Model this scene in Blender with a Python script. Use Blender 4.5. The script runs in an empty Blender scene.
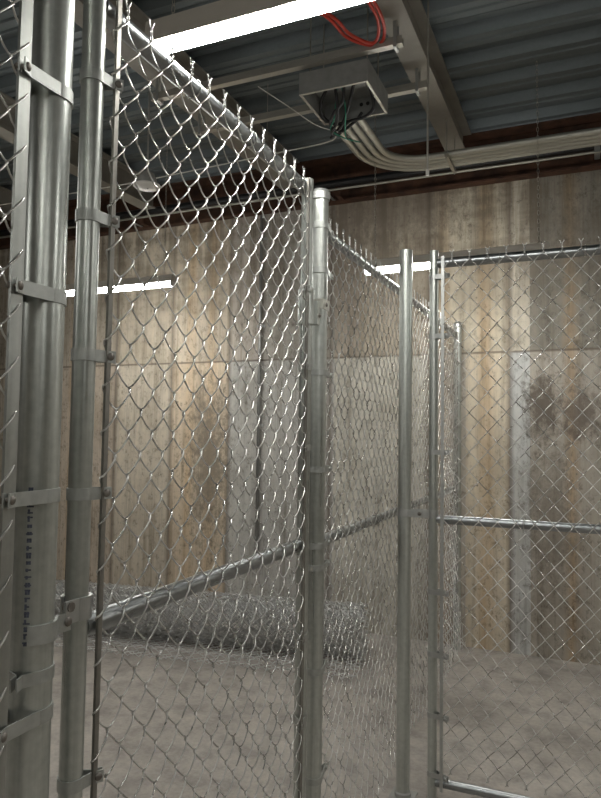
import bpy, math, random
import numpy as np
from mathutils import Vector, Matrix
random.seed(7); rng = np.random.default_rng(7)
C = bpy.context.scene.collection
PI = math.pi

# ------------------------------------------------------------------ helpers
class MB:
    """collects shapes and links them as one mesh object"""
    def __init__(s): s.v=[]; s.f=[]; s.sm=[]
    def add(s, vs, fs, smooth=False):
        o=len(s.v); s.v.extend([tuple(v) for v in vs])
        for f in fs: s.f.append(tuple(i+o for i in f)); s.sm.append(smooth)
    def box(s, x0,x1,y0,y1,z0,z1, rot=0, piv=None):
        vs=[(x,y,z) for z in (z0,z1) for y in (y0,y1) for x in (x0,x1)]
        if rot:
            px,py=piv or ((x0+x1)/2,(y0+y1)/2); c,n=math.cos(rot),math.sin(rot)
            vs=[(px+(x-px)*c-(y-py)*n, py+(x-px)*n+(y-py)*c, z) for x,y,z in vs]
        s.add(vs,[(0,2,3,1),(4,5,7,6),(0,1,5,4),(1,3,7,5),(3,2,6,7),(2,0,4,6)])
        return s
    def tube(s, pts, r, n=12, caps=True, closed=False):
        P=[Vector(p) for p in pts]; N=len(P)
        rs=r if isinstance(r,(list,tuple)) else [r]*N
        T=[]
        for i in range(N):
            a=P[(i-1)%N] if (closed or i>0) else P[i]; b=P[(i+1)%N] if (closed or i<N-1) else P[i]
            T.append((b-a).normalized())
        u=T[0].orthogonal().normalized(); vs=[]
        for i in range(N):
            u=(u-T[i]*u.dot(T[i])).normalized(); w=T[i].cross(u)
            for k in range(n):
                a=2*PI*k/n; vs.append(P[i]+(u*math.cos(a)+w*math.sin(a))*rs[i])
        fs=[]
        for i in range(N if closed else N-1):
            j=(i+1)%N
            for k in range(n): fs.append((i*n+k,i*n+(k+1)%n,j*n+(k+1)%n,j*n+k))
        s.add(vs,fs,True)
        if caps and not closed:
            s.add(vs[:n],[tuple(reversed(range(n)))]); s.add(vs[-n:],[tuple(range(n))])
        return s
    def lathe(s, cx,cy, prof, n=32, smooth=True, axis='z'):
        """prof: list of (r, z); consecutive rings joined, sharp corners by duplicated rings"""
        for a,b in zip(prof[:-1],prof[1:]):
            vs=[]
            for r,z in (a,b):
                for k in range(n):
                    t=2*PI*k/n; vs.append((cx+r*math.cos(t),cy+r*math.sin(t),z))
            s.add(vs,[(k,(k+1)%n,n+(k+1)%n,n+k) for k in range(n)],smooth)
        return s
    def strip(s, pts, z0, z1, th):
        """strap of thickness th following a 2D path"""
        P=[Vector(p) for p in pts]; N=len(P); vs=[]
        for i in range(N):
            t=(P[min(i+1,N-1)]-P[max(i-1,0)]).normalized(); nn=Vector((-t.y,t.x))*th/2
            for q,z in ((P[i]-nn,z0),(P[i]+nn,z0),(P[i]+nn,z1),(P[i]-nn,z1)): vs.append((q.x,q.y,z))
        fs=[]
        for i in range(N-1):
            for k in range(4): fs.append((i*4+k,i*4+(k+1)%4,(i+1)*4+(k+1)%4,(i+1)*4+k))
        fs+= [(3,2,1,0),tuple((N-1)*4+k for k in range(4))]
        s.add(vs,fs,False); return s
    def dome(s, p, d, r, h, n=12):
        """bolt head at p pointing along d"""
        d=Vector(d).normalized(); u=d.orthogonal().normalized(); w=d.cross(u); p=Vector(p); vs=[]; R=4
        for i in range(R):
            a=i/(R)*PI/2
            for k in range(n):
                t=2*PI*k/n; vs.append(p+(u*math.cos(t)+w*math.sin(t))*r*math.cos(a)+d*h*math.sin(a))
        fs=[(i*n+k,i*n+(k+1)%n,(i+1)*n+(k+1)%n,(i+1)*n+k) for i in range(R-1) for k in range(n)]
        fs.append(tuple((R-1)*n+k for k in range(n))); s.add(vs,fs,True); return s
    def build(s, name, mat, parent=None, weld=False):
        m=bpy.data.meshes.new(name); m.from_pydata(s.v,[],s.f)
        m.polygons.foreach_set('use_smooth',s.sm); m.materials.append(mat); m.update()
        o=bpy.data.objects.new(name,m); C.objects.link(o)
        if parent is not None:
            o.parent=parent; o.matrix_parent_inverse=Matrix.Translation(parent.location).inverted()
        return o

def thing(name,label,cat,loc=(0,0,0),group=None):
    o=bpy.data.objects.new(name,None); o.empty_display_size=.1; C.objects.link(o); o.location=loc
    o['label']=label; o['category']=cat
    if group: o['group']=group
    return o
def tag(o,label,cat,group=None):
    o['label']=label; o['category']=cat
    if group: o['group']=group
    return o
def struct(o): o['kind']='structure'; return o

# ------------------------------------------------------------------ materials
def nt(name):
    m=bpy.data.materials.new(name); m.use_nodes=True
    t=m.node_tree; b=t.nodes['Principled BSDF']; return m,t,b
def N(t,kind,**kw):
    n=t.nodes.new(kind)
    for k,v in kw.items(): setattr(n,k,v)
    return n
def ramp(t,stops,interp='LINEAR'):
    n=N(t,'ShaderNodeValToRGB'); r=n.color_ramp; r.interpolation=interp
    while len(r.elements)>1: r.elements.remove(r.elements[-1])
    r.elements[0].position=stops[0][0]; r.elements[0].color=(*stops[0][1],1)
    for p,c in stops[1:]:
        e=r.elements.new(p); e.color=(*c,1)
    return n
def coords(t,scale=(1,1,1)):
    tc=N(t,'ShaderNodeTexCoord'); mp=N(t,'ShaderNodeMapping'); mp.inputs['Scale'].default_value=scale
    t.links.new(tc.outputs['Object'],mp.inputs['Vector']); return mp.outputs['Vector']
def noise(t,vec,scale,detail=4,rough=.55):
    n=N(t,'ShaderNodeTexNoise'); n.inputs['Scale'].default_value=scale; n.inputs['Detail'].default_value=detail
    n.inputs['Roughness'].default_value=rough; t.links.new(vec,n.inputs['Vector']); return n.outputs['Fac']
def mixc(t,fac,a,b,mode='MIX'):
    n=N(t,'ShaderNodeMix',data_type='RGBA',blend_type=mode)
    for s,v in ((n.inputs[0],fac),(n.inputs[6],a),(n.inputs[7],b)):
        if hasattr(v,'is_linked') or hasattr(v,'links'): t.links.new(v,s)
        elif isinstance(v,(int,float)): s.default_value=v
        else: s.default_value=(*v,1)
    return n.outputs[2]
def math_(t,op,a,b=None):
    n=N(t,'ShaderNodeMath',operation=op)
    for s,v in ((n.inputs[0],a),(n.inputs[1],b)):
        if v is None: continue
        if isinstance(v,(int,float)): s.default_value=v
        else: t.links.new(v,s)
    return n.outputs[0]
def maprange(t,v,a,b,c,d):
    n=N(t,'ShaderNodeMapRange'); t.links.new(v,n.inputs[0])
    for i,x in enumerate((a,b,c,d)): n.inputs[i+1].default_value=x
    return n.outputs[0]

def metal(name,c1,c2,rough=(.36,.52),vscale=(45,45,1.2),metallic=.88):
    m,t,b=nt(name); v=coords(t,vscale); f=noise(t,v,1.0,3)
    sp=noise(t,coords(t,(1,1,1)),60,2)
    ff=math_(t,'ADD',math_(t,'MULTIPLY',f,.75),math_(t,'MULTIPLY',sp,.25))
    c1=tuple(x*.84 for x in c1); c2=tuple(x*.84 for x in c2)
    r=ramp(t,[(.3,c1),(.7,c2)]); t.links.new(ff,r.inputs[0]); t.links.new(r.outputs[0],b.inputs['Base Color'])
    t.links.new(maprange(t,f,.3,.7,*rough),b.inputs['Roughness']); b.inputs['Metallic'].default_value=metallic
    return m
def plain(name,c,rough=.5,metallic=0.0,var=.15,scale=14):
    m,t,b=nt(name); f=noise(t,coords(t),scale,3)
    r=ramp(t,[(.3,tuple(x*(1-var) for x in c)),(.7,tuple(min(1,x*(1+var)) for x in c))])
    t.links.new(f,r.inputs[0]); t.links.new(r.outputs[0],b.inputs['Base Color'])
    b.inputs['Roughness'].default_value=rough; b.inputs['Metallic'].default_value=metallic
    return m
M={}
M['galv']=metal('galvanized_pipe',(.40,.425,.40),(.74,.765,.72),rough=(.27,.44),metallic=.8)
M['rail']=metal('galvanized_rail',(.30,.32,.325),(.50,.52,.53),rough=(.26,.40),vscale=(6,6,45),metallic=1.0)
M['bar']=metal('tension_bar_steel',(.21,.20,.18),(.40,.385,.35),rough=(.4,.6))
M['flat']=metal('galvanized_flat_bar',(.36,.375,.35),(.55,.56,.53),rough=(.35,.5))
M['wire']=metal('zinc_wire',(.60,.60,.58),(.84,.83,.80),rough=(.22,.38),vscale=(9,9,9),metallic=.9)
M['roll_wire']=metal('zinc_wire_dull',(.62,.62,.61),(.84,.84,.83),rough=(.35,.5),vscale=(9,9,9))
M['band']=metal('pressed_zinc',(.45,.465,.445),(.60,.615,.59),rough=(.48,.6),vscale=(30,30,30))
M['cast']=metal('cast_zinc',(.50,.51,.50),(.64,.65,.63),rough=(.4,.55),vscale=(20,20,20))
M['bolt']=metal('bolt_steel',(.17,.155,.14),(.34,.315,.285),rough=(.4,.6),vscale=(60,60,60))
M['deck']=metal('galvanized_deck',(.18,.215,.23),(.265,.305,.325),rough=(.45,.6),vscale=(2,8,8),metallic=.35)
M['beam']=plain('primed_steel',(.30,.285,.25),.6,0,.12,6)
M['rust']=plain('rusty_steel',(.075,.035,.02),.75,0,.5,9)
M['blackpipe']=plain('black_pipe',(.012,.012,.013),.4)
M['emt']=metal('conduit_steel',(.58,.58,.52),(.72,.71,.64),rough=(.35,.5),vscale=(2,20,20),metallic=.7)
M['housing']=plain('painted_housing',(.52,.485,.425),.5,0,.04)
M['boxpaint']=plain('grey_enamel',(.23,.235,.225),.5)
M['strut']=metal('strut_steel',(.45,.43,.38),(.58,.56,.5),metallic=.6,vscale=(3,20,20))
M['darksteel']=metal('dark_steel',(.22,.22,.21),(.36,.36,.34),rough=(.3,.5))
M['red']=plain('red_tube',(.55,.05,.03),.4)
M['rubber']=plain('black_rubber',(.012,.012,.014),.5)
M['green']=plain('green_insulation',(.02,.22,.14),.45)
M['white']=plain('white_plastic',(.75,.74,.70),.45,0,.05)
M['greyplastic']=plain('grey_plastic',(.30,.30,.28),.5)
M['ink']=plain('blue_ink',(.085,.095,.13),.6,0,.5,160)
def emit(name,c,s):
    m,t,b=nt(name); b.inputs['Base Color'].default_value=(.8,.8,.8,1)
    b.inputs['Emission Color'].default_value=(*c,1); b.inputs['Emission Strength'].default_value=s; return m
M['lens']=emit('lit_lens',(1.0,.99,.94),44.0)

# concrete wall: formwork panels, seams and stains
def wall_mat():
    m,t,b=nt('formed_concrete'); X0,X1=-7.0,2.5
    tc=N(t,'ShaderNodeTexCoord'); sx=N(t,'ShaderNodeSeparateXYZ'); t.links.new(tc.outputs['Object'],sx.inputs[0])
    wob=noise(t,coords(t,(3,3,1.5)),2.0,3)
    xw=math_(t,'ADD',sx.outputs[0],math_(t,'MULTIPLY',math_(t,'SUBTRACT',wob,.5),.05))
    u=maprange(t,sx.outputs[0],X0,X1,0,1); uw=maprange(t,xw,X0,X1,0,1)
    k=lambda x:(x-X0)/(X1-X0)
    up=[(-7,(.42,.38,.32)),(-5.2,(.46,.41,.34)),(-4.33,(.52,.46,.37)),(-3.67,(.57,.50,.40)),(-3.30,(.47,.41,.33)),(-3.04,(.44,.40,.35)),(-2.70,(.40,.38,.34)),
        (-2.02,(.36,.315,.26)),(-1.80,(.41,.36,.29)),(-1.18,(.50,.45,.36)),(-.547,(.57,.525,.44)),(-.41,(.235,.218,.185)),(.1,(.29,.262,.22)),(1.0,(.40,.36,.31))]
    lo=[(-7,(.48,.43,.36)),(-5.2,(.52,.45,.37)),(-4.33,(.56,.50,.41)),(-3.67,(.61,.51,.39)),(-3.04,(.49,.48,.45)),(-2.70,(.46,.45,.425)),
        (-2.02,(.54,.515,.455)),(-1.18,(.46,.42,.36)),(-.88,(.60,.53,.42)),(-.547,(.50,.505,.495)),(-.41,(.36,.33,.285)),(.1,(.41,.375,.325)),(1.0,(.48,.44,.385))]
    ru=ramp(t,[(k(x),c) for x,c in up],'CONSTANT'); rl=ramp(t,[(k(x),c) for x,c in lo],'CONSTANT')
    t.links.new(u,ru.inputs[0]); t.links.new(u,rl.inputs[0])
    z=sx.outputs[2]
    step=maprange(t,z,2.288,2.292,0,1)
    col=mixc(t,step,rl.outputs[0],ru.outputs[0])
    # rust runs
    runs=[(-4.85,.10),(-3.45,.07),(-3.22,.06),(-.725,.085),(-1.06,.06),(-.10,.05)]
    st=[(0,(0,0,0))]
    for x,w in sorted(runs):
        st+=[(k(x-w),(0,0,0)),(k(x-w*.3),(1,1,1)),(k(x+w*.3),(1,1,1)),(k(x+w),(0,0,0))]
    rr=ramp(t,st); t.links.new(uw,rr.inputs[0])
    vr=noise(t,coords(t,(7,7,.5)),1.6,4,.6)
    col=mixc(t,math_(t,'MULTIPLY',rr.outputs[0],maprange(t,vr,.3,.6,.2,.6)),col,(.45,.30,.155))
    # vertical streaks and blotches
    s1=noise(t,coords(t,(9,9,.45)),1.5,6,.65); r1=ramp(t,[(.30,(.50,.47,.42)),(.48,(1,1,1)),(.75,(1.12,1.10,1.06))]); t.links.new(s1,r1.inputs[0])
    col=mixc(t,.8,col,r1.outputs[0],'MULTIPLY')
    s4=noise(t,coords(t,(34,34,.9)),1.3,5,.7); r4=ramp(t,[(.30,(.66,.63,.59)),(.48,(1,1,1)),(.72,(1.08,1.07,1.05))]); t.links.new(s4,r4.inputs[0])
    col=mixc(t,.55,col,r4.outputs[0],'MULTIPLY')
    s2=noise(t,coords(t,(1.6,1.6,1.1)),1.7,5,.6); r2=ramp(t,[(.30,(.72,.70,.67)),(.52,(1,1,1)),(.8,(1.06,1.05,1.03))]); t.links.new(s2,r2.inputs[0])
    col=mixc(t,.9,col,r2.outputs[0],'MULTIPLY')
    s3=noise(t,coords(t,(3,3,2)),9,6,.75); r3=ramp(t,[(.30,(.34,.31,.27)),(.47,(1,1,1)),(.7,(1.12,1.10,1.07))]); t.links.new(s3,r3.inputs[0])
    col=mixc(t,.9,col,r3.outputs[0],'MULTIPLY')
    # drip stains hanging from the top edge
    dn=noise(t,coords(t,(5.5,5.5,.22)),1.7,5,.7); hz=noise(t,coords(t,(.9,.9,5)),1.3,4,.6)
    dm=math_(t,'MULTIPLY',maprange(t,z,2.45,3.3,0,1),maprange(t,math_(t,'ADD',dn,math_(t,'MULTIPLY',math_(t,'SUBTRACT',hz,.5),.7)),.42,.66,0,1))
    col=mixc(t,math_(t,'MULTIPLY',dm,.78),col,(.15,.12,.085))
    # darker damp patches on the stretch right of the pale strip, and mottling on the left bay
    def blob(x,zc,rx,rz,cc,amt):
        nonlocal col
        dx=math_(t,'DIVIDE',math_(t,'SUBTRACT',sx.outputs[0],x),rx); dz=math_(t,'DIVIDE',math_(t,'SUBTRACT',z,zc),rz)
        d=math_(t,'SQRT',math_(t,'ADD',math_(t,'MULTIPLY',dx,dx),math_(t,'MULTIPLY',dz,dz)))
        d=math_(t,'ADD',d,math_(t,'MULTIPLY',math_(t,'SUBTRACT',s3,.5),3.2))
        col=mixc(t,math_(t,'MULTIPLY',maprange(t,d,.4,1.15,1,0),amt),col,cc)
    blob(-.30,1.85,.14,.28,(.11,.09,.07),.9); blob(-.05,1.8,.16,.22,(.13,.105,.085),.8); blob(-.25,1.0,.2,.6,(.17,.145,.115),.6)
    blob(-3.22,1.35,.24,.85,(.21,.18,.14),.8); blob(-1.45,3.5,.8,.35,(.2,.165,.13),.55); blob(.15,3.1,.6,.4,(.15,.13,.105),.45); blob(-2.0,3.2,.5,.5,(.24,.2,.16),.4)
    # thin seams
    seams=[-5.2,-4.33,-3.67,-3.04,-2.02,-1.18,-.547]
    ss=[(0,(0,0,0))]
    for x in seams: ss+=[(k(x-.020),(0,0,0)),(k(x-.009),(1,1,1)),(k(x+.009),(1,1,1)),(k(x+.020),(0,0,0))]
    rs=ramp(t,ss[:32]); t.links.new(u,rs.inputs[0])
    zs=math_(t,'SUBTRACT',1.0,maprange(t,math_(t,'ABSOLUTE',math_(t,'SUBTRACT',z,2.289)),.003,.013,0,1))
    seam=math_(t,'MAXIMUM',rs.outputs[0],zs)
    col=mixc(t,math_(t,'MULTIPLY',seam,.75),col,(.12,.092,.07))
    # small tie holes / pits
    vo=N(t,'ShaderNodeTexVoronoi'); vo.inputs['Scale'].default_value=7; t.links.new(coords(t),vo.inputs['Vector'])
    pit=maprange(t,vo.outputs['Distance'],.03,.07,1,0); col=mixc(t,math_(t,'MULTIPLY',pit,.9),col,(.13,.11,.09))
    t.links.new(col,b.inputs['Base Color']); b.inputs['Roughness'].default_value=.85
    bp=N(t,'ShaderNodeBump'); bp.inputs['Strength'].default_value=.5; bp.inputs['Distance'].default_value=.006
    t.links.new(math_(t,'SUBTRACT',math_(t,'ADD',s3,math_(t,'MULTIPLY',s1,.5)),math_(t,'MULTIPLY',seam,.6)),bp.inputs['Height']); t.links.new(bp.outputs[0],b.inputs['Normal'])
    return m
M['wall']=wall_mat()
M['wall2']=plain('plain_concrete',(.33,.30,.25),.85,0,.2,1.5)
def floor_mat():
    m,t,b=nt('slab_concrete')
    a=noise(t,coords(t),1.1,5,.6); r=ramp(t,[(.3,(.28,.255,.228)),(.5,(.40,.366,.33)),(.7,(.49,.452,.41))]); t.links.new(a,r.inputs[0]); col=r.outputs[0]
    c=noise(t,coords(t),6,5,.65); r2=ramp(t,[(.33,(.62,.62,.62)),(.5,(1,1,1)),(.68,(1.2,1.19,1.16))]); t.links.new(c,r2.inputs[0]); col=mixc(t,.8,col,r2.outputs[0],'MULTIPLY')
    d=noise(t,coords(t),2.3,6,.7); r3=ramp(t,[(.6,(0,0,0)),(.70,(1,1,1))]); t.links.new(d,r3.inputs[0]); col=mixc(t,math_(t,'MULTIPLY',r3.outputs[0],.35),col,(.46,.43,.38))
    e=noise(t,coords(t),45,4,.7); r4=ramp(t,[(.3,(.8,.8,.8)),(.6,(1.05,1.05,1.05))]); t.links.new(e,r4.inputs[0]); col=mixc(t,.8,col,r4.outputs[0],'MULTIPLY')
    t.links.new(col,b.inputs['Base Color']); t.links.new(maprange(t,a,.3,.7,.55,.75),b.inputs['Roughness'])
    bp=N(t,'ShaderNodeBump'); bp.inputs['Strength'].default_value=.3; bp.inputs['Distance'].default_value=.004; t.links.new(c,bp.inputs['Height']); t.links.new(bp.outputs[0],b.inputs['Normal'])
    return m
M['floor']=floor_mat()

# ------------------------------------------------------------------ room
WY=5.279; XL,XR,YB=-8.0,4.5,-4.5; DZ=4.0
struct(MB().box(XL-.2,XR+.2,YB-.2,WY+.3,-.15,0).build('floor',M['floor']))
struct(MB().box(XL-.2,XR+.2,WY,WY+.3,0,4.2).build('wall_back',M['wall']))
struct(MB().box(XL-.2,XL,YB,WY,0,4.2).build('wall_left',M['wall2']))
struct(MB().box(XR,XR+.2,YB,WY,0,4.2).build('wall_right',M['wall2']))
struct(MB().box(XL-.2,XR+.2,YB-.2,YB,0,4.2).build('wall_front',M['wall2']))
# fluted metal deck
def deckz(y):
    f=(y-(YB-.2))%.305
    if f<.118: return DZ+(.010 if .045<f<.073 else 0)
    if f<.150: return DZ+.06*(f-.118)/.032
    if f<.273: return DZ+(.05 if .050<f-.150<.074 else .06)
    return DZ+.06*(1-(f-.273)/.032)
def deck():
    b=MB(); pitch=.305; y=YB-.2; prof=[]
    while y<WY+.3:
        prof+=[(y,DZ),(y+.118,DZ),(y+.150,DZ+.06),(y+.273,DZ+.06)]; 
        # stiffener groove in the low flat
        y+=pitch
    pp=[]
    for i in range(0,len(prof),4):
        a=prof[i:i+4]; pp+=[a[0],(a[0][0]+.045,DZ),(a[0][0]+.052,DZ+.010),(a[0][0]+.066,DZ+.010),(a[0][0]+.073,DZ),a[1],a[2],(a[2][0]+.05,DZ+.06),(a[2][0]+.058,DZ+.05),(a[2][0]+.066,DZ+.05),(a[2][0]+.074,DZ+.06),a[3]]
    x0,x1=XL-.2,XR+.2; vs=[]; fs=[]
    for (yy,z) in pp: vs+=[(x0,yy,z),(x1,yy,z)]
    for i in range(len(pp)-1): fs.append((2*i,2*i+1,2*i+3,2*i+2))
    n=len(vs); b.add(vs,fs); 
    b.box(x0,x1,YB-.2,WY+.3,DZ+.075,DZ+.2)
    o=b.build('ceiling',M['deck']); return struct(o)
deck()
# steel joists (I sections) under the deck
def joist(x0,x1,zb=3.75):
    b=MB(); c=(x0+x1)/2
    b.box(x0,x1,YB,5.12,zb,zb+.014); b.box(c-.006,c+.006,YB,5.12,zb+.014,DZ-.014); b.box(x0,x1,YB,5.12,DZ-.014,DZ)
    return struct(b.build('ceiling_beam',M['beam']))
for x0 in (-.952,-2.42,-3.89,-5.36,-6.83,.52,1.99,3.46): joist(x0,x0+.142)
# rusty steel channel along the top of the wall
b=MB(); b.box(XL,XR,5.2,WY-.001,3.63,3.645); b.box(XL,XR,5.255,WY-.001,3.645,3.985); b.box(XL,XR,5.13,WY-.001,3.985,DZ)
o=b.build('wall_ledger_beam',M['rust']); struct(o)

# ------------------------------------------------------------------ pipes on the far wall
o=MB().tube([(XL+.02,5.10,3.745),(XR-.02,5.10,3.745)],.033,14).build('black_pipe',M['blackpipe']); tag(o,'black pipe running along the top of the concrete wall','pipe')
o=MB().tube([(XL+.02,5.07,3.685),(XR-.02,5.07,3.685)],.0095,10).build('thin_conduit',M['emt']); tag(o,'thin pale conduit just below the black pipe on the far wall','conduit')
for px in (.085,-2.9,2.6):
    if px>.0 and px<1:
        b=MB(); b.strip([(px-.02,5.06),(px+.02,5.06)],3.68,3.79,.004); b.box(px-.02,px+.02,5.06,5.2,3.785,3.79); b.box(px-.02,px+.02,5.06,5.2,3.68,3.684)
        o=b.build('pipe_clamp',M['cast']); tag(o,'pale metal clamp around the black pipe at the right','clamp')
tc_=bpy.data.objects['thin_conduit']; bp_=bpy.data.objects['black_pipe']
for px in (-6.2,-4.0,-1.98,1.6,3.4):
    MB().box(px-.012,px+.012,5.066,5.199,3.640,3.644).box(px-.012,px+.012,5.066,5.074,3.644,3.677).build('clip',M['cast'],tc_)
    MB().box(px+.05,px+.09,5.095,5.199,3.634,3.639).box(px+.05,px+.09,5.095,5.105,3.639,3.714).build('bracket',M['rust'],bp_)
t=thing('wall_conduit','thin vertical grey conduit fixed to the wall behind the gate','conduit',(-2.69,5.25,.45))
MB().tube([(-2.70,5.255,.45),(-2.705,5.255,3.62)],.015,12).build('pipe',M['darksteel'],t)
for z in (.7,1.7,2.6,3.4):
    b=MB(); b.strip([(-2.745,5.272),(-2.722,5.262),(-2.703,5.236),(-2.684,5.262),(-2.66,5.272)],z-.012,z+.012,.003); b.build('strap',M['band'],t)

# ------------------------------------------------------------------ chain-link fabric
RW=.0019
def picket_pair(c,pv,J,a=.0042,e=.0023,barb=.034,botbarb=.02,K=5):
    """two woven wires, columns 0..2 ; returns list of two point arrays in (u, v, z); z=0 is the lowest twisted node"""
    def wire(par):
        pts=[]; z0=-pv/2                       # node row at column 1 -> z index
        # local start: both wires begin at column 1, z=0
        h=0; u_at=lambda i: (par if False else 0)
        zc=0.0; side=1                          # at column 1
        n=2*J
        base=0 if par==0 else c
        # wire 0 lives in columns 0..1, wire 1 in columns 1..2
        right=(par==0)                          # at column 1 wire 0 is at its right turn
        seq=[]
        for i in range(n+1):
            seq.append((right,i*pv/2)); right=not right
        for i,(rt,z) in enumerate(seq):
            u=base+(c+e if rt else -e)
            pts.append((u,0,z))
            if i<n:
                nz=z+pv/2; s=-a if rt else a    # left->right leg in front, right->left leg behind
                ua=base+(c if rt else 0); ub=base+(0 if rt else c)
                fr=((.09,.75),(.3,1.25),(.7,1.25),(.91,.75)) if K>=5 else ((.1,.9),(.9,.9))
                for f,g in fr:
                    zz=z+(f+ (.02*math.sin(2*PI*f)))*pv/2
                    pts.append((ua+(ub-ua)*f, s*g, zz))
        ph=0 if par==0 else PI
        top=[];zt=seq[-1][1]
        for q in range(1,9):
            f=q/8; an=ph+f*2.2*PI; top.append((c+.0026*math.cos(an),.0026*math.sin(an),zt+.002+f*barb*.68))
        sg=1 if par==0 else -1
        top.append((c+sg*.006,0,zt+barb*.85)); top.append((c+sg*.009,0,zt+barb))
        bot=[]
        for q in range(1,6):
            f=q/5; an=ph-f*1.4*PI; bot.append((c+.0026*math.cos(an),.0026*math.sin(an),-.002-f*botbarb*.7))
        bot.append((c-sg*.007,0,-botbarb))
        return np.array(bot[::-1]+pts+top)
    return [wire(0),wire(1)]
def sweep(P,r,n):
    T=np.gradient(P,axis=0); T/=np.linalg.norm(T,axis=1,keepdims=True)
    ref=np.array([.35,.55,.75]); ref/=np.linalg.norm(ref)
    U=np.zeros_like(P); u=np.cross(T[0],ref); u/=np.linalg.norm(u)
    for i in range(len(P)):
        u=u-T[i]*(u@T[i]); u/=np.linalg.norm(u); U[i]=u
    W=np.cross(T,U); A=np.arange(n)*2*PI/n
    V=P[:,None,:]+r*(U[:,None,:]*np.cos(A)[None,:,None]+W[:,None,:]*np.sin(A)[None,:,None])
    V=V.reshape(-1,3); N_=len(P); i=np.arange(N_-1)[:,None]; k=np.arange(n)[None,:]
    F=np.stack([i*n+k,i*n+(k+1)%n,(i+1)*n+(k+1)%n,(i+1)*n+k],-1).reshape(-1,4)
    return V,F
def fabric(name,mat,parent,c,pv,J,place,sides=5,r=RW,K=5,jit=.0015,warp=None,**kw):
    """place: list of (origin, U, Vdir, Zdir)"""
    tv=[];tf=[];off=0
    for P in picket_pair(c,pv,J,K=K,**kw):
        V,F=sweep(P,r,sides); tv.append(V); tf.append(F+off); off+=len(V)
    tv=np.concatenate(tv); tf=np.concatenate(tf); nv=len(tv)
    vs=[];fs=[]
    for i,(O,U,Vd,Z) in enumerate(place):
        O=np.array(O)+np.array(Z)*rng.normal(0,jit)
        w=O+tv[:,:1]*np.array(U)+tv[:,1:2]*np.array(Vd)+tv[:,2:3]*np.array(Z)
        if warp is not None: w=warp(w)
        vs.append(w); fs.append(tf+i*nv)
    vs=np.concatenate(vs); fs=np.concatenate(fs)
    m=bpy.data.meshes.new(name); m.vertices.add(len(vs)); m.vertices.foreach_set('co',vs.astype(np.float32).ravel())
    m.loops.add(len(fs)*4); m.loops.foreach_set('vertex_index',fs.astype(np.int32).ravel())
    m.polygons.add(len(fs)); m.polygons.foreach_set('loop_start',(np.arange(len(fs))*4).astype(np.int32))
    m.polygons.foreach_set('use_smooth',np.ones(len(fs),bool)); m.materials.append(mat); m.update(calc_edges=True)
    o=bpy.data.objects.new(name,m); C.objects.link(o)
    if parent is not None: o.parent=parent; o.matrix_parent_inverse=Matrix.Translation(parent.location).inverted()
    return o
def run(x0,y0,U,V,z0,n,c): return [((x0+U[0]*2*c*i,y0+U[1]*2*c*i,z0),U,V,(0,0,1)) for i in range(n)]

# ------------------------------------------------------------------ fence fittings
def pole(parent,name,x,y,r,z0,z1,mat='galv',cap=True,open_top=False):
    b=MB()
    if open_top:
        b.lathe(x,y,[(r,z0),(r,z1)]); b.lathe(x,y,[(r,z1),(r-.0035,z1)],smooth=False); b.lathe(x,y,[(r-.0035,z1),(r-.0035,z1-.25)]); b.lathe(x,y,[(r-.0035,z1-.25),(0.0005,z1-.25)],smooth=False)
    else:
        b.lathe(x,y,[(r,z0),(r,z1)]); b.lathe(x,y,[(r,z1),(.0004,z1)],smooth=False)
    return b.build(name,M[mat],parent)
def rail(parent,name,p,q,r,mat='rail'):
    return MB().tube([p,q],r,24).build(name,M[mat],parent)
def tension_band(parent,cx,cy,r,z,ang,L,front,h=.023,bolt=True,mat='band',bm='bolt'):
    """strap round a pole whose tongues run L from the centre along ang and meet on a bolt; front: 2D unit vector of the bolt-head side"""
    R=r+.0015; d=Vector((math.cos(ang),math.sin(ang))); n=Vector((-d.y,d.x))
    if n.dot(Vector(front))<0: n=-n
    c=Vector((cx,cy)); g=.005; pts=[c+d*(L+.010)+n*g]; 
    pts.append(c+d*(L-.012)+n*g)
    # tangent start
    a0=math.acos(min(1,R/max(L*.85,R+1e-4)))*.8
    st=40
    for i in range(st+1):
        a=a0+(2*PI-2*a0)*i/st; pts.append(c+d*math.cos(a)*R+n*math.sin(a)*R)
    pts.append(c+d*(L-.012)-n*g); pts.append(c+d*(L+.010)-n*g)
    o=MB().strip(pts,z-h/2,z+h/2,.0026).build('tension_band',M[mat],parent)
    if bolt:
        p=c+d*L+n*(g+.0013); q=c+d*L-n*(g+.0013)
        b=MB().dome((p.x,p.y,z),(n.x,n.y,0),.0078,.0045)
        b.tube([(q.x,q.y,z),(q.x-n.x*.007,q.y-n.y*.007,z)],.0075,6); b.tube([(p.x,p.y,z),(q.x-n.x*.012,q.y-n.y*.012,z)],.004,8)
        b.build('bolt',M[bm],o)
    return o
def tie(parent,x,y,z,r,along):
    """small wire tie looped round a rail"""
    pts=[]
    for i in range(13):
        a=-.6*PI+i/12*1.9*PI; 
        if along=='y': pts.append((x+math.cos(a)*(r+.003),y+.004*(i/12-.5),z+math.sin(a)*(r+.003)))
        else: pts.append((x+.004*(i/12-.5),y-math.cos(a)*(r+.003),z+math.sin(a)*(r+.003)))
    return MB().tube(pts,.0017,6).build('tie_wire',M['wire'],parent)

GX=-.90
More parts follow.
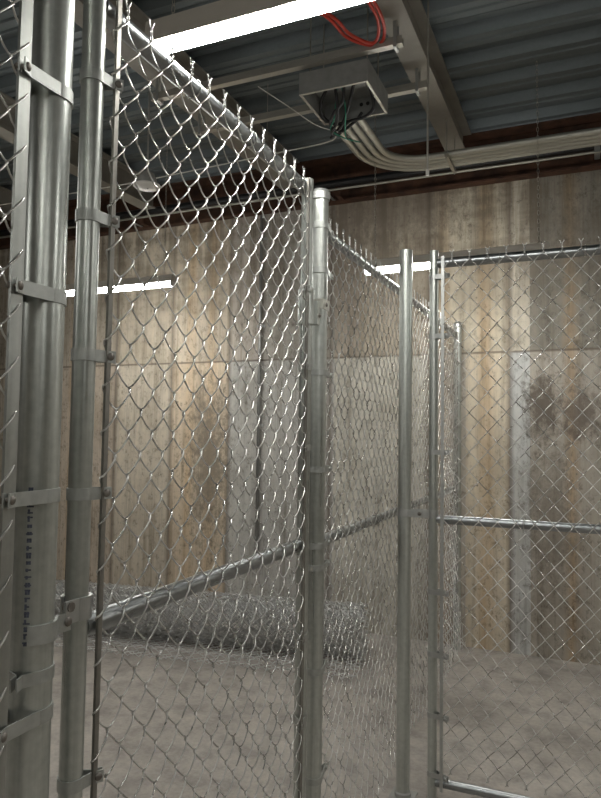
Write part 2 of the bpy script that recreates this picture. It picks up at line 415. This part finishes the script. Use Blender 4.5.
# ---- big hinge post at the left
t=thing('gate_post','thick galvanized hinge post with blue ink stamp, largest pole at the left edge','post',(GX,.90,0))
PX,PY,PR=-.90,.8915,.0375
pole(t,'pole',PX,PY,PR,0,2.62)
MB().lathe(PX,PY,[(PR+.004,2.585),(PR+.004,2.62),(PR*.8,2.65),(.0005,2.665)]).build('post_cap',M['cast'],t)
for z in (2.25,1.877,1.523,1.146,.80,.45):
    tension_band(t,PX,PY,PR,z,-PI/2+.36,.100,(1,0),h=.024)
tension_band(t,PX,PY,PR,1.214,-PI/2+.42,.06,(1,0),h=.022,bolt=False)
# hinge strap: open end on the face of the post, wraps towards the gate
def arc(cx,cy,R,a0,a1,n=24): return [(cx+R*math.cos(a0+(a1-a0)*i/n),cy+R*math.sin(a0+(a1-a0)*i/n)) for i in range(n+1)]
b=MB(); p=arc(PX,PY,PR+.003,-.95,.95); p+= [(PX+.018,PY+.045),(PX+.020,PY+.058),(PX+.020,PY+.072)]; b.strip(p,1.27,1.303,.005)
hs=b.build('hinge_strap',M['band'],t)
MB().dome((PX+.0235,PY+.064,1.287),(1,0,0),.009,.005).build('bolt',M['bolt'],hs)
# ink stamp down the pole: smudged illegible characters
b=MB(); zz=1.535; k=0
fa=-1.02
while zz>1.262:
    hgt=random.choice((.006,.008,.010)); w=random.choice((.10,.12,.15))
    for q in range(random.choice((1,2,2))):
        aa=fa+(q-.5)*.11; p=arc(PX,PY,PR+.0006,aa-.05,aa+.05,4); b.strip(p,zz-hgt*.5,zz+hgt*.5,.0006)
    p=arc(PX,PY,PR+.0006,fa-w,fa+w,5); zq=zz+random.uniform(-.004,.004); b.strip(p,zq-.0014,zq+.0014,.0006)
    zz-=.0125; k+=1
o=b.build('ink_stamp',M['ink'],t); o['label']='smudged dark blue ink lettering'
# ---- fence running off behind the left edge
t=thing('chain_link_fence','sliver of chain-link fence cut off by the left edge of the photo','fence',(GX,-.5,0))
fabric('mesh_fabric',M['wire'],t,.0378,.09,26,run(-.872,.813-20*.0756,(0,1,0),(1,0,0),.10,20,.0378),sides=6)
b=MB().box(-.874,-.868,.790,.815,.08,2.50); b.build('tension_bar',M['flat'],t)
rail(t,'top_rail',(GX,-.78,2.47),(GX,.852,2.47),.021)
pole(t,'end_post',GX,-.80,.03,0,2.55)

# ---- gate
t=thing('chain_link_gate','tall chain-link gate leaf hung between the thick left post and the capped latch post','gate',(GX,1.0,0))
SR=.0222; SY0,SY1=1.001,2.098
pole(t,'stile',GX,SY0,SR,.06,2.535); pole(t,'stile',GX,SY1,SR*.95,.06,2.535)
for nme,z in (('top_rail',2.497),('middle_rail',1.2585),('bottom_rail',.10)):
    rail(t,nme,(GX,SY0+.015,z),(GX,SY1-.015,z),.0215)
def stretch(ax,x1,x0,xn):
    k=(x1-xn)/(x1-x0)
    def f(w):
        m=w[:,ax]<x1; w[m,ax]=x1-(x1-w[m,ax])*k; return w
    return f
fabric('mesh_fabric',M['wire'],t,.0378,.09,26,run(-.8715,1.0515,(0,1,0),(1,0,0),.154,13,.0378),sides=6,a=.0062,barb=.046,warp=stretch(1,1.43,1.0515,1.026))
tb=MB().box(-.8745,-.8685,1.017,1.029,.07,2.54)
tb.v=[(x,y+(.016*(z-1.5) if z>1.5 else .004*(1.5-z)),z) for x,y,z in tb.v]; tb.build('tension_bar',M['bar'],t)
MB().box(-.876,-.868,2.034,2.048,.07,2.515).build('tension_bar',M['bar'],t)
for z in (2.341,2.059,1.785,1.516,.974,.60): tension_band(t,GX,SY0,SR,z,PI/2-.62,.050,(1,0),h=.023)
for z in (2.138,1.867,1.588,.951,.676,.35): tension_band(t,GX,SY1,SR*.95,z,-PI/2+.42,.068,(1,0),h=.022)
# female hinge clamp on the stile
b=MB(); p=[(GX+.020,SY0-.052),(GX+.020,SY0-.030)]+arc(GX,SY0,SR+.004,-.7,PI*1.35,34); b.strip(p,1.281,1.323,.006)
hc=b.build('hinge_clamp',M['cast'],t)
MB().tube([(GX+.026,SY0-.040,1.312),(GX+.010,SY0-.040,1.312)],.009,10).build('bolt',M['bolt'],hc)
# fork latch
lt=MB(); lt.lathe(GX,SY1,[(SR+.001,2.018),(SR+.006,2.018)],smooth=False); lt.lathe(GX,SY1,[(SR+.006,2.018),(SR+.006,2.14)]); lt.lathe(GX,SY1,[(SR+.006,2.14),(SR+.001,2.14)],smooth=False)
lt.box(GX+.012,GX+.034,SY1+.024,SY1+.050,2.022,2.105)
lt=lt.build('latch',M['galv'],t)
b=MB().box(GX+.040,GX+.046,SY1+.048,SY1+.108,2.082,2.118); b.box(GX+.012,GX+.045,SY1+.046,SY1+.052,2.082,2.118); b.build('fork',M['emt'],lt)
MB().dome((GX+.046,SY1+.078,2.100),(1,0,0),.008,.006).build('bolt',M['bolt'],lt); MB().dome((GX+.034,SY1+.040,2.055),(1,0,0),.008,.006).build('bolt',M['bolt'],lt)
for y in (1.36,1.66,1.93): tie(t,GX,y,2.497,.0215,'y'); 
for y in (1.45,1.83): tie(t,GX,y,1.2585,.0215,'y')

# ---- capped latch post
QX,QY,QR=-.905,2.232,.0305
t=thing('latch_post','galvanized latch post with a flat round cap beside the gate','post',(QX,QY,0))
pole(t,'pole',QX,QY,QR,0,2.522)
MB().lathe(QX,QY,[(QR+.0005,2.506),(QR+.005,2.506),(QR+.0058,2.532),(QR+.001,2.543),(QR*.4,2.549),(.0005,2.550)]).build('post_cap',M['cast'],t)
for z in (2.407,2.239,1.86,1.507,1.233,1.155,.789,.41): tension_band(t,QX,QY,QR,z,PI/2-.1,.094,(1,0),h=.022,bm='band')

# ---- fence running from the latch post to the wall
t=thing('chain_link_fence','chain-link fence between the latch post and the far concrete wall','fence',(-.94,2.3,0))
FX=-.94
rail(t,'top_rail',(FX,2.262,2.425),(FX,5.18,2.425),.021); rail(t,'middle_rail',(FX,2.262,1.226),(FX,5.18,1.226),.021)
def flare(w):
    q=np.clip((.55-w[:,2])/.55,0,1); w[:,0]+=.105*q**2*(.8+.2*np.sin(w[:,1]*5)); w[:,0]+=.004*np.sin(w[:,1]*7+w[:,2]*3)*np.clip((2.2-w[:,2]),0,1)*np.clip(w[:,2]-1.5,0,.5); return w
fabric('mesh_fabric',M['wire'],t,.0378,.087,27,run(-.913,2.3205,(0,1,0),(1,0,0),.086,37,.0378),sides=5,barb=.044,a=.005,warp=flare)
MB().box(-.917,-.910,2.316,2.330,.35,2.44).build('tension_bar',M['wire'],t)
MB().box(-.917,-.910,5.112,5.126,.35,2.44).build('tension_bar',M['bar'],t)
pole(t,'end_post',-.925,5.19,.03,0,2.50)
MB().lathe(-.925,5.19,[(.031,2.49),(.035,2.49),(.035,2.51),(.02,2.53),(.0005,2.535)]).build('post_cap',M['cast'],t)
pole(t,'line_post',-.968,3.78,.024,0,2.40)
for z in (2.2,1.7,1.2,.7,.3): tension_band(t,-.925,5.19,.03,z,-PI/2,.07,(1,0),h=.02)
for y in (2.7,3.2,4.3,4.8): tie(t,FX,y,2.425,.021,'y'); tie(t,FX,y-.15,1.226,.021,'y')

# ---- free standing open post
OX,OY=-.776,3.0
t=thing('fence_post','plain open-topped galvanized post standing beside the right gate panel','post',(OX,OY,0))
pole(t,'pole',OX,OY,.0305,.006,2.505,open_top=True)
MB().box(OX-.055,OX+.055,OY-.055,OY+.055,0,.008).lathe(OX,OY,[(.031,.008),(.037,.008),(.037,.024),(.031,.03)]).build('base_plate',M['greyplastic'],t)
lb=MB(); p=[(OX+.085,OY-.022),(OX+.05,OY-.024)]+arc(OX,OY,.0325,-.9,-2*PI+.9,34)+[(OX+.05,OY+.024),(OX+.085,OY+.022)]
lb=lb.strip(p,1.262,1.296,.004).build('clamp_band',M['cast'],t)
MB().dome((OX+.075,OY-.0245,1.279),(0,-1,0),.009,.005).build('bolt',M['bolt'],lb)

# ---- panel on the right, square to the run
t=thing('chain_link_gate','chain-link gate panel at the right facing the camera, joined to the open post','gate',(-.645,3.0,0))
AX,AY=-.643,3.0
pole(t,'stile',AX,AY,.0205,0,2.49); pole(t,'stile',.66,AY+.03,.0205,0,2.49)
for nme,z,r in (('top_rail',2.432,.0225),('middle_rail',1.257,.020),('bottom_rail',.098,.020)):
    rail(t,nme,(AX+.015,AY+.003,z),(.65,AY+.028,z),r)
th=math.atan2(.025,1.29); U=(math.cos(th),math.sin(th),0); V=(math.sin(th),-math.cos(th),0)
fabric('mesh_fabric',M['wire'],t,.0378,.087,26,run(-.583,AY-.0285,U,V,.176,15,.0378),sides=6,barb=.042,a=.005,warp=stretch(0,-.2802,-.583,-.597))
MB().box(-.604,-.590,AY-.033,AY-.027,.075,2.455).build('tension_bar',M['cast'],t)
MB().box(.560,.574,AY-.012,AY-.006,.075,2.455).build('tension_bar',M['bar'],t)
for z in (2.365,2.09,1.56,.934,.659,.391,.135): tension_band(t,AX,AY,.0205,z,-.38,.070,(0,-1),h=.022,mat='cast',bm='cast')
lb=MB(); p=[(AX-.062,AY-.020),(AX-.04,AY-.022)]+arc(AX,AY,.0225,PI+.9,3*PI-.9,34)+[(AX-.04,AY+.022),(AX-.062,AY+.020)]
lb.strip(p,1.262,1.296,.004).build('clamp_band',M['cast'],t)
for x in (-.35,.0): tie(t,x,AY+.01,2.432,.0225,'x'); tie(t,x+.1,AY+.012,1.257,.02,'x')

# ------------------------------------------------------------------ roll of fabric on the floor
ex=np.array([-.986,-.166,0.]); ex/=np.linalg.norm(ex); per=np.array([-ex[1],ex[0],0.]) # per points to +? 
if per[1]>0: per=-per
A0=np.array([-1.52,4.69,0.]); R0=.192; pl=[]; c=.0378
s=0; th0=-PI/2     # angle measured from +per in the (per, z) plane ; start at the underside
ang=-PI/2; r=R0
for i in range(76):
    rad=r; ctr=A0+np.array([0,0,R0+.002])
    jr=rng.normal(0,.003)
    rd=per*math.cos(ang)+np.array([0,0,1.])*math.sin(ang)
    tg=-per*math.sin(ang)+np.array([0,0,1.])*math.cos(ang)
    O=ctr+rd*(rad+jr); O=O+ex*rng.normal(.0,.01)
    pl.append((O,tg,rd,ex)); da=2*c/rad; ang+=da; r-=.0165*da/(2*PI)
for i in range(7):
    O=A0+per*(2*c*(i+1))*1.0+np.array([0,0,.012+.022*random.random()+(.02 if i==6 else 0)])
    pl.append((O+ex*rng.normal(0,.01),-per,np.array([0,0,-1.]),ex))
o=fabric('fence_roll',M['roll_wire'],None,c,.087,32,pl,sides=4,r=.0026,K=3,a=.006)
tag(o,'rolled-up bundle of chain-link fabric lying on the floor by the wall','fence roll')

# ------------------------------------------------------------------ strip lights on chains
def chain_mesh(b,x,y,z0,z1):
    L=.034; n=max(2,int((z1-z0)/(L*.78))); st=(z1-z0)/n
    for i in range(n):
        zc=z0+(i+.5)*st; pts=[]
        for k in range(10):
            a=2*PI*k/10; u=.006*math.cos(a); w=(L/2)*math.sin(a)
            pts.append((x+u,y,zc+w) if i%2 else (x,y+u,zc+w))
        b.tube(pts,.0014,5,closed=True)
def strip_light(x0,x1,y,zb,label,cx,tilt=0,lh=.024):
    t=thing('strip_light',label,'light',((x0+x1)/2,y,zb),'chain-hung strip lights')
    b=MB(); w=.032; h0=zb+lh; h1=zb+.092
    # tapered channel housing
    vs=[];
    for x in (x0,x1): vs+=[(x,y-w-.004,h0),(x,y+w+.004,h0),(x,y+w*.8,h1),(x,y-w*.8,h1)]
    b.add(vs,[(0,1,2,3),(7,6,5,4),(0,4,5,1),(1,5,6,2),(2,6,7,3),(3,7,4,0)])
    b.build('housing',M['housing'],t)
    pr=[(-w,h0),(-w,zb+.012),(-w*.75,zb+.003),(-w*.4,zb),(w*.4,zb),(w*.75,zb+.003),(w,zb+.012),(w,h0)]
    b=MB(); vs=[]; xa,xb=x0+.012,x1-.012
    for x in (xa,xb): vs+=[(x,y+q,z) for q,z in pr]
    n=len(pr); b.add(vs,[(i,i+1,n+i+1,n+i) for i in range(n-1)],True); b.add(vs,[tuple(range(n))[::-1],tuple(range(n,2*n))])
    b.build('lens',M['lens'],t)
    for xa,xb in ((x0,x0+.012),(x1-.012,x1)):
        MB().box(xa,xb,y-w-.002,y+w+.002,zb-.001,h0).build('end_cap',M['white'],t)
    for x in cx:
        b=MB(); chain_mesh(b,x,y,h1-.004,deckz(y)+.004); b.build('chain',M['strut'],t)
    t.rotation_euler=(0,-tilt,0)
    return t
strip_light(-1.275,-.035,1.675,2.845,'large lit strip light above the gate, nearest of the hanging lights',(-1.19,-.12),0,.017)
strip_light(-1.405,-.205,4.30,2.746,'lit strip light near the far wall, half hidden by the right panel top rail',(-1.33,-.265),.007,.034)
strip_light(-4.20,-2.985,4.30,2.782,'lit strip light near the far wall, seen through the gate mesh at the left',(-4.12,-3.08),0,.034)
for i,(x,y) in enumerate(((1.5,1.675),(1.5,-1.3),(-.9,-1.3),(-4.25,1.675),(-4.25,-1.3),(1.6,4.30))):  # extra lamps added out of view to brighten the scene
    strip_light(x,x+1.24,y,2.845,'added fill strip light hanging unseen outside the view',(x+.09,x+1.15))

# ------------------------------------------------------------------ junction box, conduits, cables
BX0,BX1,BY0,BY1,BZ0,BZ1=-1.44,-1.045,3.217,3.60,3.50,3.62
t=thing('junction_box','open grey steel junction box hung under the ceiling, wires spilling out','junction box',((BX0+BX1)/2,(BY0+BY1)/2,BZ0))
b=MB(); w=.004
b.box(BX0,BX1,BY0,BY1,BZ1-w,BZ1); b.box(BX0,BX1,BY0,BY0+w,BZ0,BZ1-w); b.box(BX0,BX1,BY1-w,BY1,BZ0,BZ1-w); b.box(BX0,BX0+w,BY0+w,BY1-w,BZ0,BZ1-w); b.box(BX1-w,BX1,BY0+w,BY1-w,BZ0,BZ1-w)
b.build('body',M['boxpaint'],t)
b=MB(); f=.014
b.box(BX0,BX1,BY0,BY0+f,BZ0-.003,BZ0); b.box(BX0,BX1,BY1-f,BY1,BZ0-.003,BZ0); b.box(BX0,BX0+f,BY0+f,BY1-f,BZ0-.003,BZ0); b.box(BX1-f,BX1,BY0+f,BY1-f,BZ0-.003,BZ0); b.build('lip',M['strut'],t)
for x in (-1.205,-1.165):
    MB().tube([(x,BY1-w-.003,3.578),(x,BY1-w,3.578)],.011,14).build('knockout',M['blackpipe'],t)
for y in (3.30,3.50):
    for x in (BX0+.03,BX1-.03): MB().tube([(x,y,BZ1),(x,y,deckz(y)+.004)],.004,8).build('hanger_rod',M['strut'],t)
def smooth(pts,n=8):
    P=[Vector(p) for p in pts]; P=[P[0]*2-P[1]]+P+[P[-1]*2-P[-2]]; out=[]
    for i in range(1,len(P)-2):
        for k in range(n):
            u=k/n; a,b_,c_,d=P[i-1],P[i],P[i+1],P[i+2]
            out.append(.5*((2*b_)+(c_-a)*u+(2*a-5*b_+4*c_-d)*u*u+(3*b_-a-3*c_+d)*u**3))
    out.append(P[-2]); return out
cab=[[(-1.28,3.35,3.6),(-1.29,3.42,3.50),(-1.33,3.52,3.46),(-1.39,3.60,3.44),(-1.36,3.66,3.46),(-1.28,3.58,3.48),(-1.17,3.54,3.47),(-1.10,3.50,3.50),(-1.10,3.42,3.58),(-1.12,3.38,3.61)],
     [(-1.22,3.33,3.6),(-1.25,3.40,3.52),(-1.33,3.46,3.48),(-1.38,3.55,3.46),(-1.35,3.64,3.46),(-1.24,3.60,3.49),(-1.2,3.595,3.53)],
     [(-1.30,3.34,3.61),(-1.38,3.40,3.54),(-1.41,3.50,3.50),(-1.36,3.58,3.48),(-1.28,3.60,3.50)],
     [(-1.16,3.35,3.61),(-1.22,3.43,3.52),(-1.30,3.55,3.47),(-1.37,3.63,3.46),(-1.42,3.66,3.44)]]
labs=['thick black cable looping widest out of the open junction box','black cable dropping from the middle of the open junction box','short black cable curled against the left side of the junction box','black cable hanging slackly at the lower back of the junction box']
for p,l in zip(cab,labs): tag(MB().tube(smooth(p),.0095,8).build('cable',M['rubber']),l,'cable','cables in the junction box')
gr=[[(-1.25,3.36,3.61),(-1.255,3.46,3.5),(-1.30,3.58,3.45),(-1.33,3.70,3.44),(-1.28,3.80,3.45)],[(-1.26,3.34,3.6),(-1.33,3.48,3.47),(-1.39,3.58,3.45),(-1.33,3.68,3.43),(-1.31,3.72,3.44)]]
for p,l in zip(gr,('green wire hanging straightest out of the junction box','green wire bending left around the black cables below the junction box')): tag(MB().tube(smooth(p),.0042,6).build('wire',M['green']),l,'wire','green wires in the junction box')
# four conduits: out of the back of the box, then a bend to the right along the wall
zc=3.53
cl=['outermost of four bent conduits leaving the junction box, farthest from the camera','second bent conduit from the outside leaving the junction box','third bent conduit from the outside leaving the junction box','innermost of four bent conduits leaving the junction box, nearest the camera']
for i in range(4):
    x=-1.405+i*.056; y=4.53-i*.056; rad=.42-i*.056
    pts=[(x,BY1+.002,zc),(x,y-rad,zc)]
    for k in range(1,11):
        a=k/10*PI/2; pts.append((x+rad-rad*math.cos(a),y-rad+rad*math.sin(a),zc))
    pts.append((XR-.03,y,zc))
    t=thing('conduit',cl[i],'conduit',(x,BY1,zc),'bent conduits from the junction box')
    MB().tube(pts,.0215,14).build('pipe',M['emt'],t)
    MB().tube([(x,BY1+.001,zc),(x,BY1+.035,zc)],.027,12).build('connector',M['cast'],t)
t=thing('conduit_hanger','trapeze hanger of strut and rods holding the bent conduits by the beam','hanger',(-.84,4.44,3.47))
MB().box(-.853,-.831,4.285,4.60,3.485,3.506).build('strut',M['strut'],t)
for y in (4.295,4.585): MB().tube([(-.842,y,3.475),(-.842,y,3.752)],.0045,8).build('rod',M['strut'],t)
for i in range(4):
    y=4.53-i*.056; b=MB(); p=[(y-.026,3.508),(y-.0225,3.53)]+[(y-.0235*math.cos(a),3.53+.0235*math.sin(a)) for a in [k/8*PI for k in range(9)]]+[(y+.0225,3.53),(y+.026,3.508)]
    b.tube([(-.842,a,c_) for a,c_ in p],.0035,6); b.build('clamp',M['cast'],t)
# strut rails under the beams
for (y,z,x0,x1,l) in ((3.19,3.632,-2.40,-.85,'pale strut rail over the near edge of the junction box'),(3.66,3.632,-2.40,-.83,'pale strut rail just past the far edge of the junction box')):
    t=thing('strut_rail',l,'strut',((x0+x1)/2,y,z),'strut rails across the beams')
    b=MB(); b.box(x0,x1,y-.0205,y+.0205,z,z+.003); b.box(x0,x1,y-.0205,y-.0175,z+.003,z+.041); b.box(x0,x1,y+.0175,y+.0205,z+.003,z+.041); b.build('channel',M['strut'],t)
    for xx in (-.885,-2.35):
        bb=MB(); bb.box(xx-.008,xx+.008,y-.03,y-.022,z-.012,3.765); bb.box(xx-.008,xx+.008,y+.022,y+.03,z-.012,3.765); bb.box(xx-.008,xx+.008,y-.03,y+.03,z-.018,z-.012); bb.build('beam_clamp',M['cast'],t)
# red tubes
for k,l in ((0,'outer red plastic tube looping beside the beam'),(1,'inner red plastic tube looping beside the beam')):
    d=.022*k
    p=[(-1.35,2.72,3.74),(-1.16+d,2.89,3.68),(-1.11+d,3.06-d,3.66),(-1.02,3.165-d,3.655),(-.955-d,3.17-d,3.66),(-.915-d,3.08-d,3.67),(-.905-d,2.95,3.68),(-.93-d,2.80,3.70),(-.97-d,2.6,3.73)]
    tag(MB().tube(smooth(p),.0085,10).build('tube',M['red']),l,'tube','red tubes by the beam')
# hanging rod and thin wires
t=thing('hanging_rod','long thin rod hanging straight down in front of the big beam','rod',(-.735,3.26,2.96))
MB().tube([(-.735,3.26,2.985),(-.735,3.26,deckz(3.26)+.004)],.0052,8).build('rod',M['strut'],t)
MB().tube([(-.735,3.26,2.96),(-.735,3.26,2.99)],.009,10).build('tip',M['white'],t)
tag(MB().tube(smooth([(-4.6,3.92,3.50),(-3.2,3.9,3.485),(-1.95,3.86,3.50),(-1.49,3.83,3.505),(-1.43,3.70,3.51),(-1.405,3.607,3.52)]),.004,6).build('cable',M['white']),'thin pale cable strung across to the back of the junction box','cable')
tag(MB().tube([(-1.965,3.872,3.495),(-1.965,3.872,deckz(3.872)+.004)],.0022,6).build('hanger_wire',M['strut']),'thin vertical wire left of the junction box','wire')
tag(MB().tube(smooth([(-1.75,3.32,3.66),(-1.6,3.42,3.56),(-1.47,3.53,3.475),(-1.36,3.62,3.45)]),.0028,6).build('wire',M['white']),'thin pale wire drooping into the left side of the junction box','wire')
# ceiling sensor on a stem
t=thing('ceiling_sensor','round white domed fixture hanging on a stem behind the gate mesh','sensor',(-2.60,3.42,3.20))
SX,SY_,SZ=-2.60,3.42,3.215
MB().lathe(SX,SY_,[(.0005,SZ-.022),(.04,SZ-.018),(.075,SZ-.006),(.088,SZ+.004),(.088,SZ+.010),(.07,SZ+.012)],28).build('disc',M['white'],t)
MB().lathe(SX,SY_,[(.068,SZ+.010),(.062,SZ+.05),(.045,SZ+.085),(.02,SZ+.10),(.0005,SZ+.102)],24).build('dome',M['greyplastic'],t)
MB().dome((SX+.02,SY_-.02,SZ-.020),(0,0,-1),.006,.004).build('indicator',M['greyplastic'],t)
MB().tube([(SX,SY_,SZ+.1),(SX,SY_,deckz(SY_)+.004)],.006,8).build('stem',M['greyplastic'],t)

# ------------------------------------------------------------------ world, camera, view
w=bpy.data.worlds.new('room_dark'); bpy.context.scene.world=w; w.use_nodes=True
w.node_tree.nodes['Background'].inputs[0].default_value=(.5,.5,.5,1); w.node_tree.nodes['Background'].inputs[1].default_value=.02
f,yaw,pitch,roll=656.23,.4116,.0513,.0144
fw=Vector((-math.sin(yaw)*math.cos(pitch),math.cos(yaw)*math.cos(pitch),math.sin(pitch)))
r_=Vector((math.cos(yaw),math.sin(yaw),0)); u_=r_.cross(fw)
R=r_*math.cos(roll)+u_*math.sin(roll); U_=-r_*math.sin(roll)+u_*math.cos(roll)
cd=bpy.data.cameras.new('camera'); cam=bpy.data.objects.new('camera',cd); C.objects.link(cam)
cd.sensor_fit='VERTICAL'; cd.sensor_height=24; cd.lens=f*24/798; cd.clip_start=.02
mw=Matrix((( R.x,U_.x,-fw.x,0),(R.y,U_.y,-fw.y,0),(R.z,U_.z,-fw.z,1.64),(0,0,0,1))); cam.matrix_world=mw
S=bpy.context.scene; S.camera=cam
S.view_settings.view_transform='Standard'; S.view_settings.look='None'; S.view_settings.gamma=1; S.view_settings.use_curve_mapping=False
S.view_settings.exposure=0.72
S.cycles.use_denoising=True; S.cycles.denoiser='OPENIMAGEDENOISE'; S.cycles.denoising_prefilter='ACCURATE'; S.cycles.denoising_input_passes='RGB_ALBEDO_NORMAL'
S.cycles.use_adaptive_sampling=False; S.cycles.caustics_reflective=False; S.cycles.caustics_refractive=False; S.cycles.blur_glossy=1.0
S.cycles.max_bounces=8; S.cycles.diffuse_bounces=5; S.cycles.sample_clamp_indirect=6
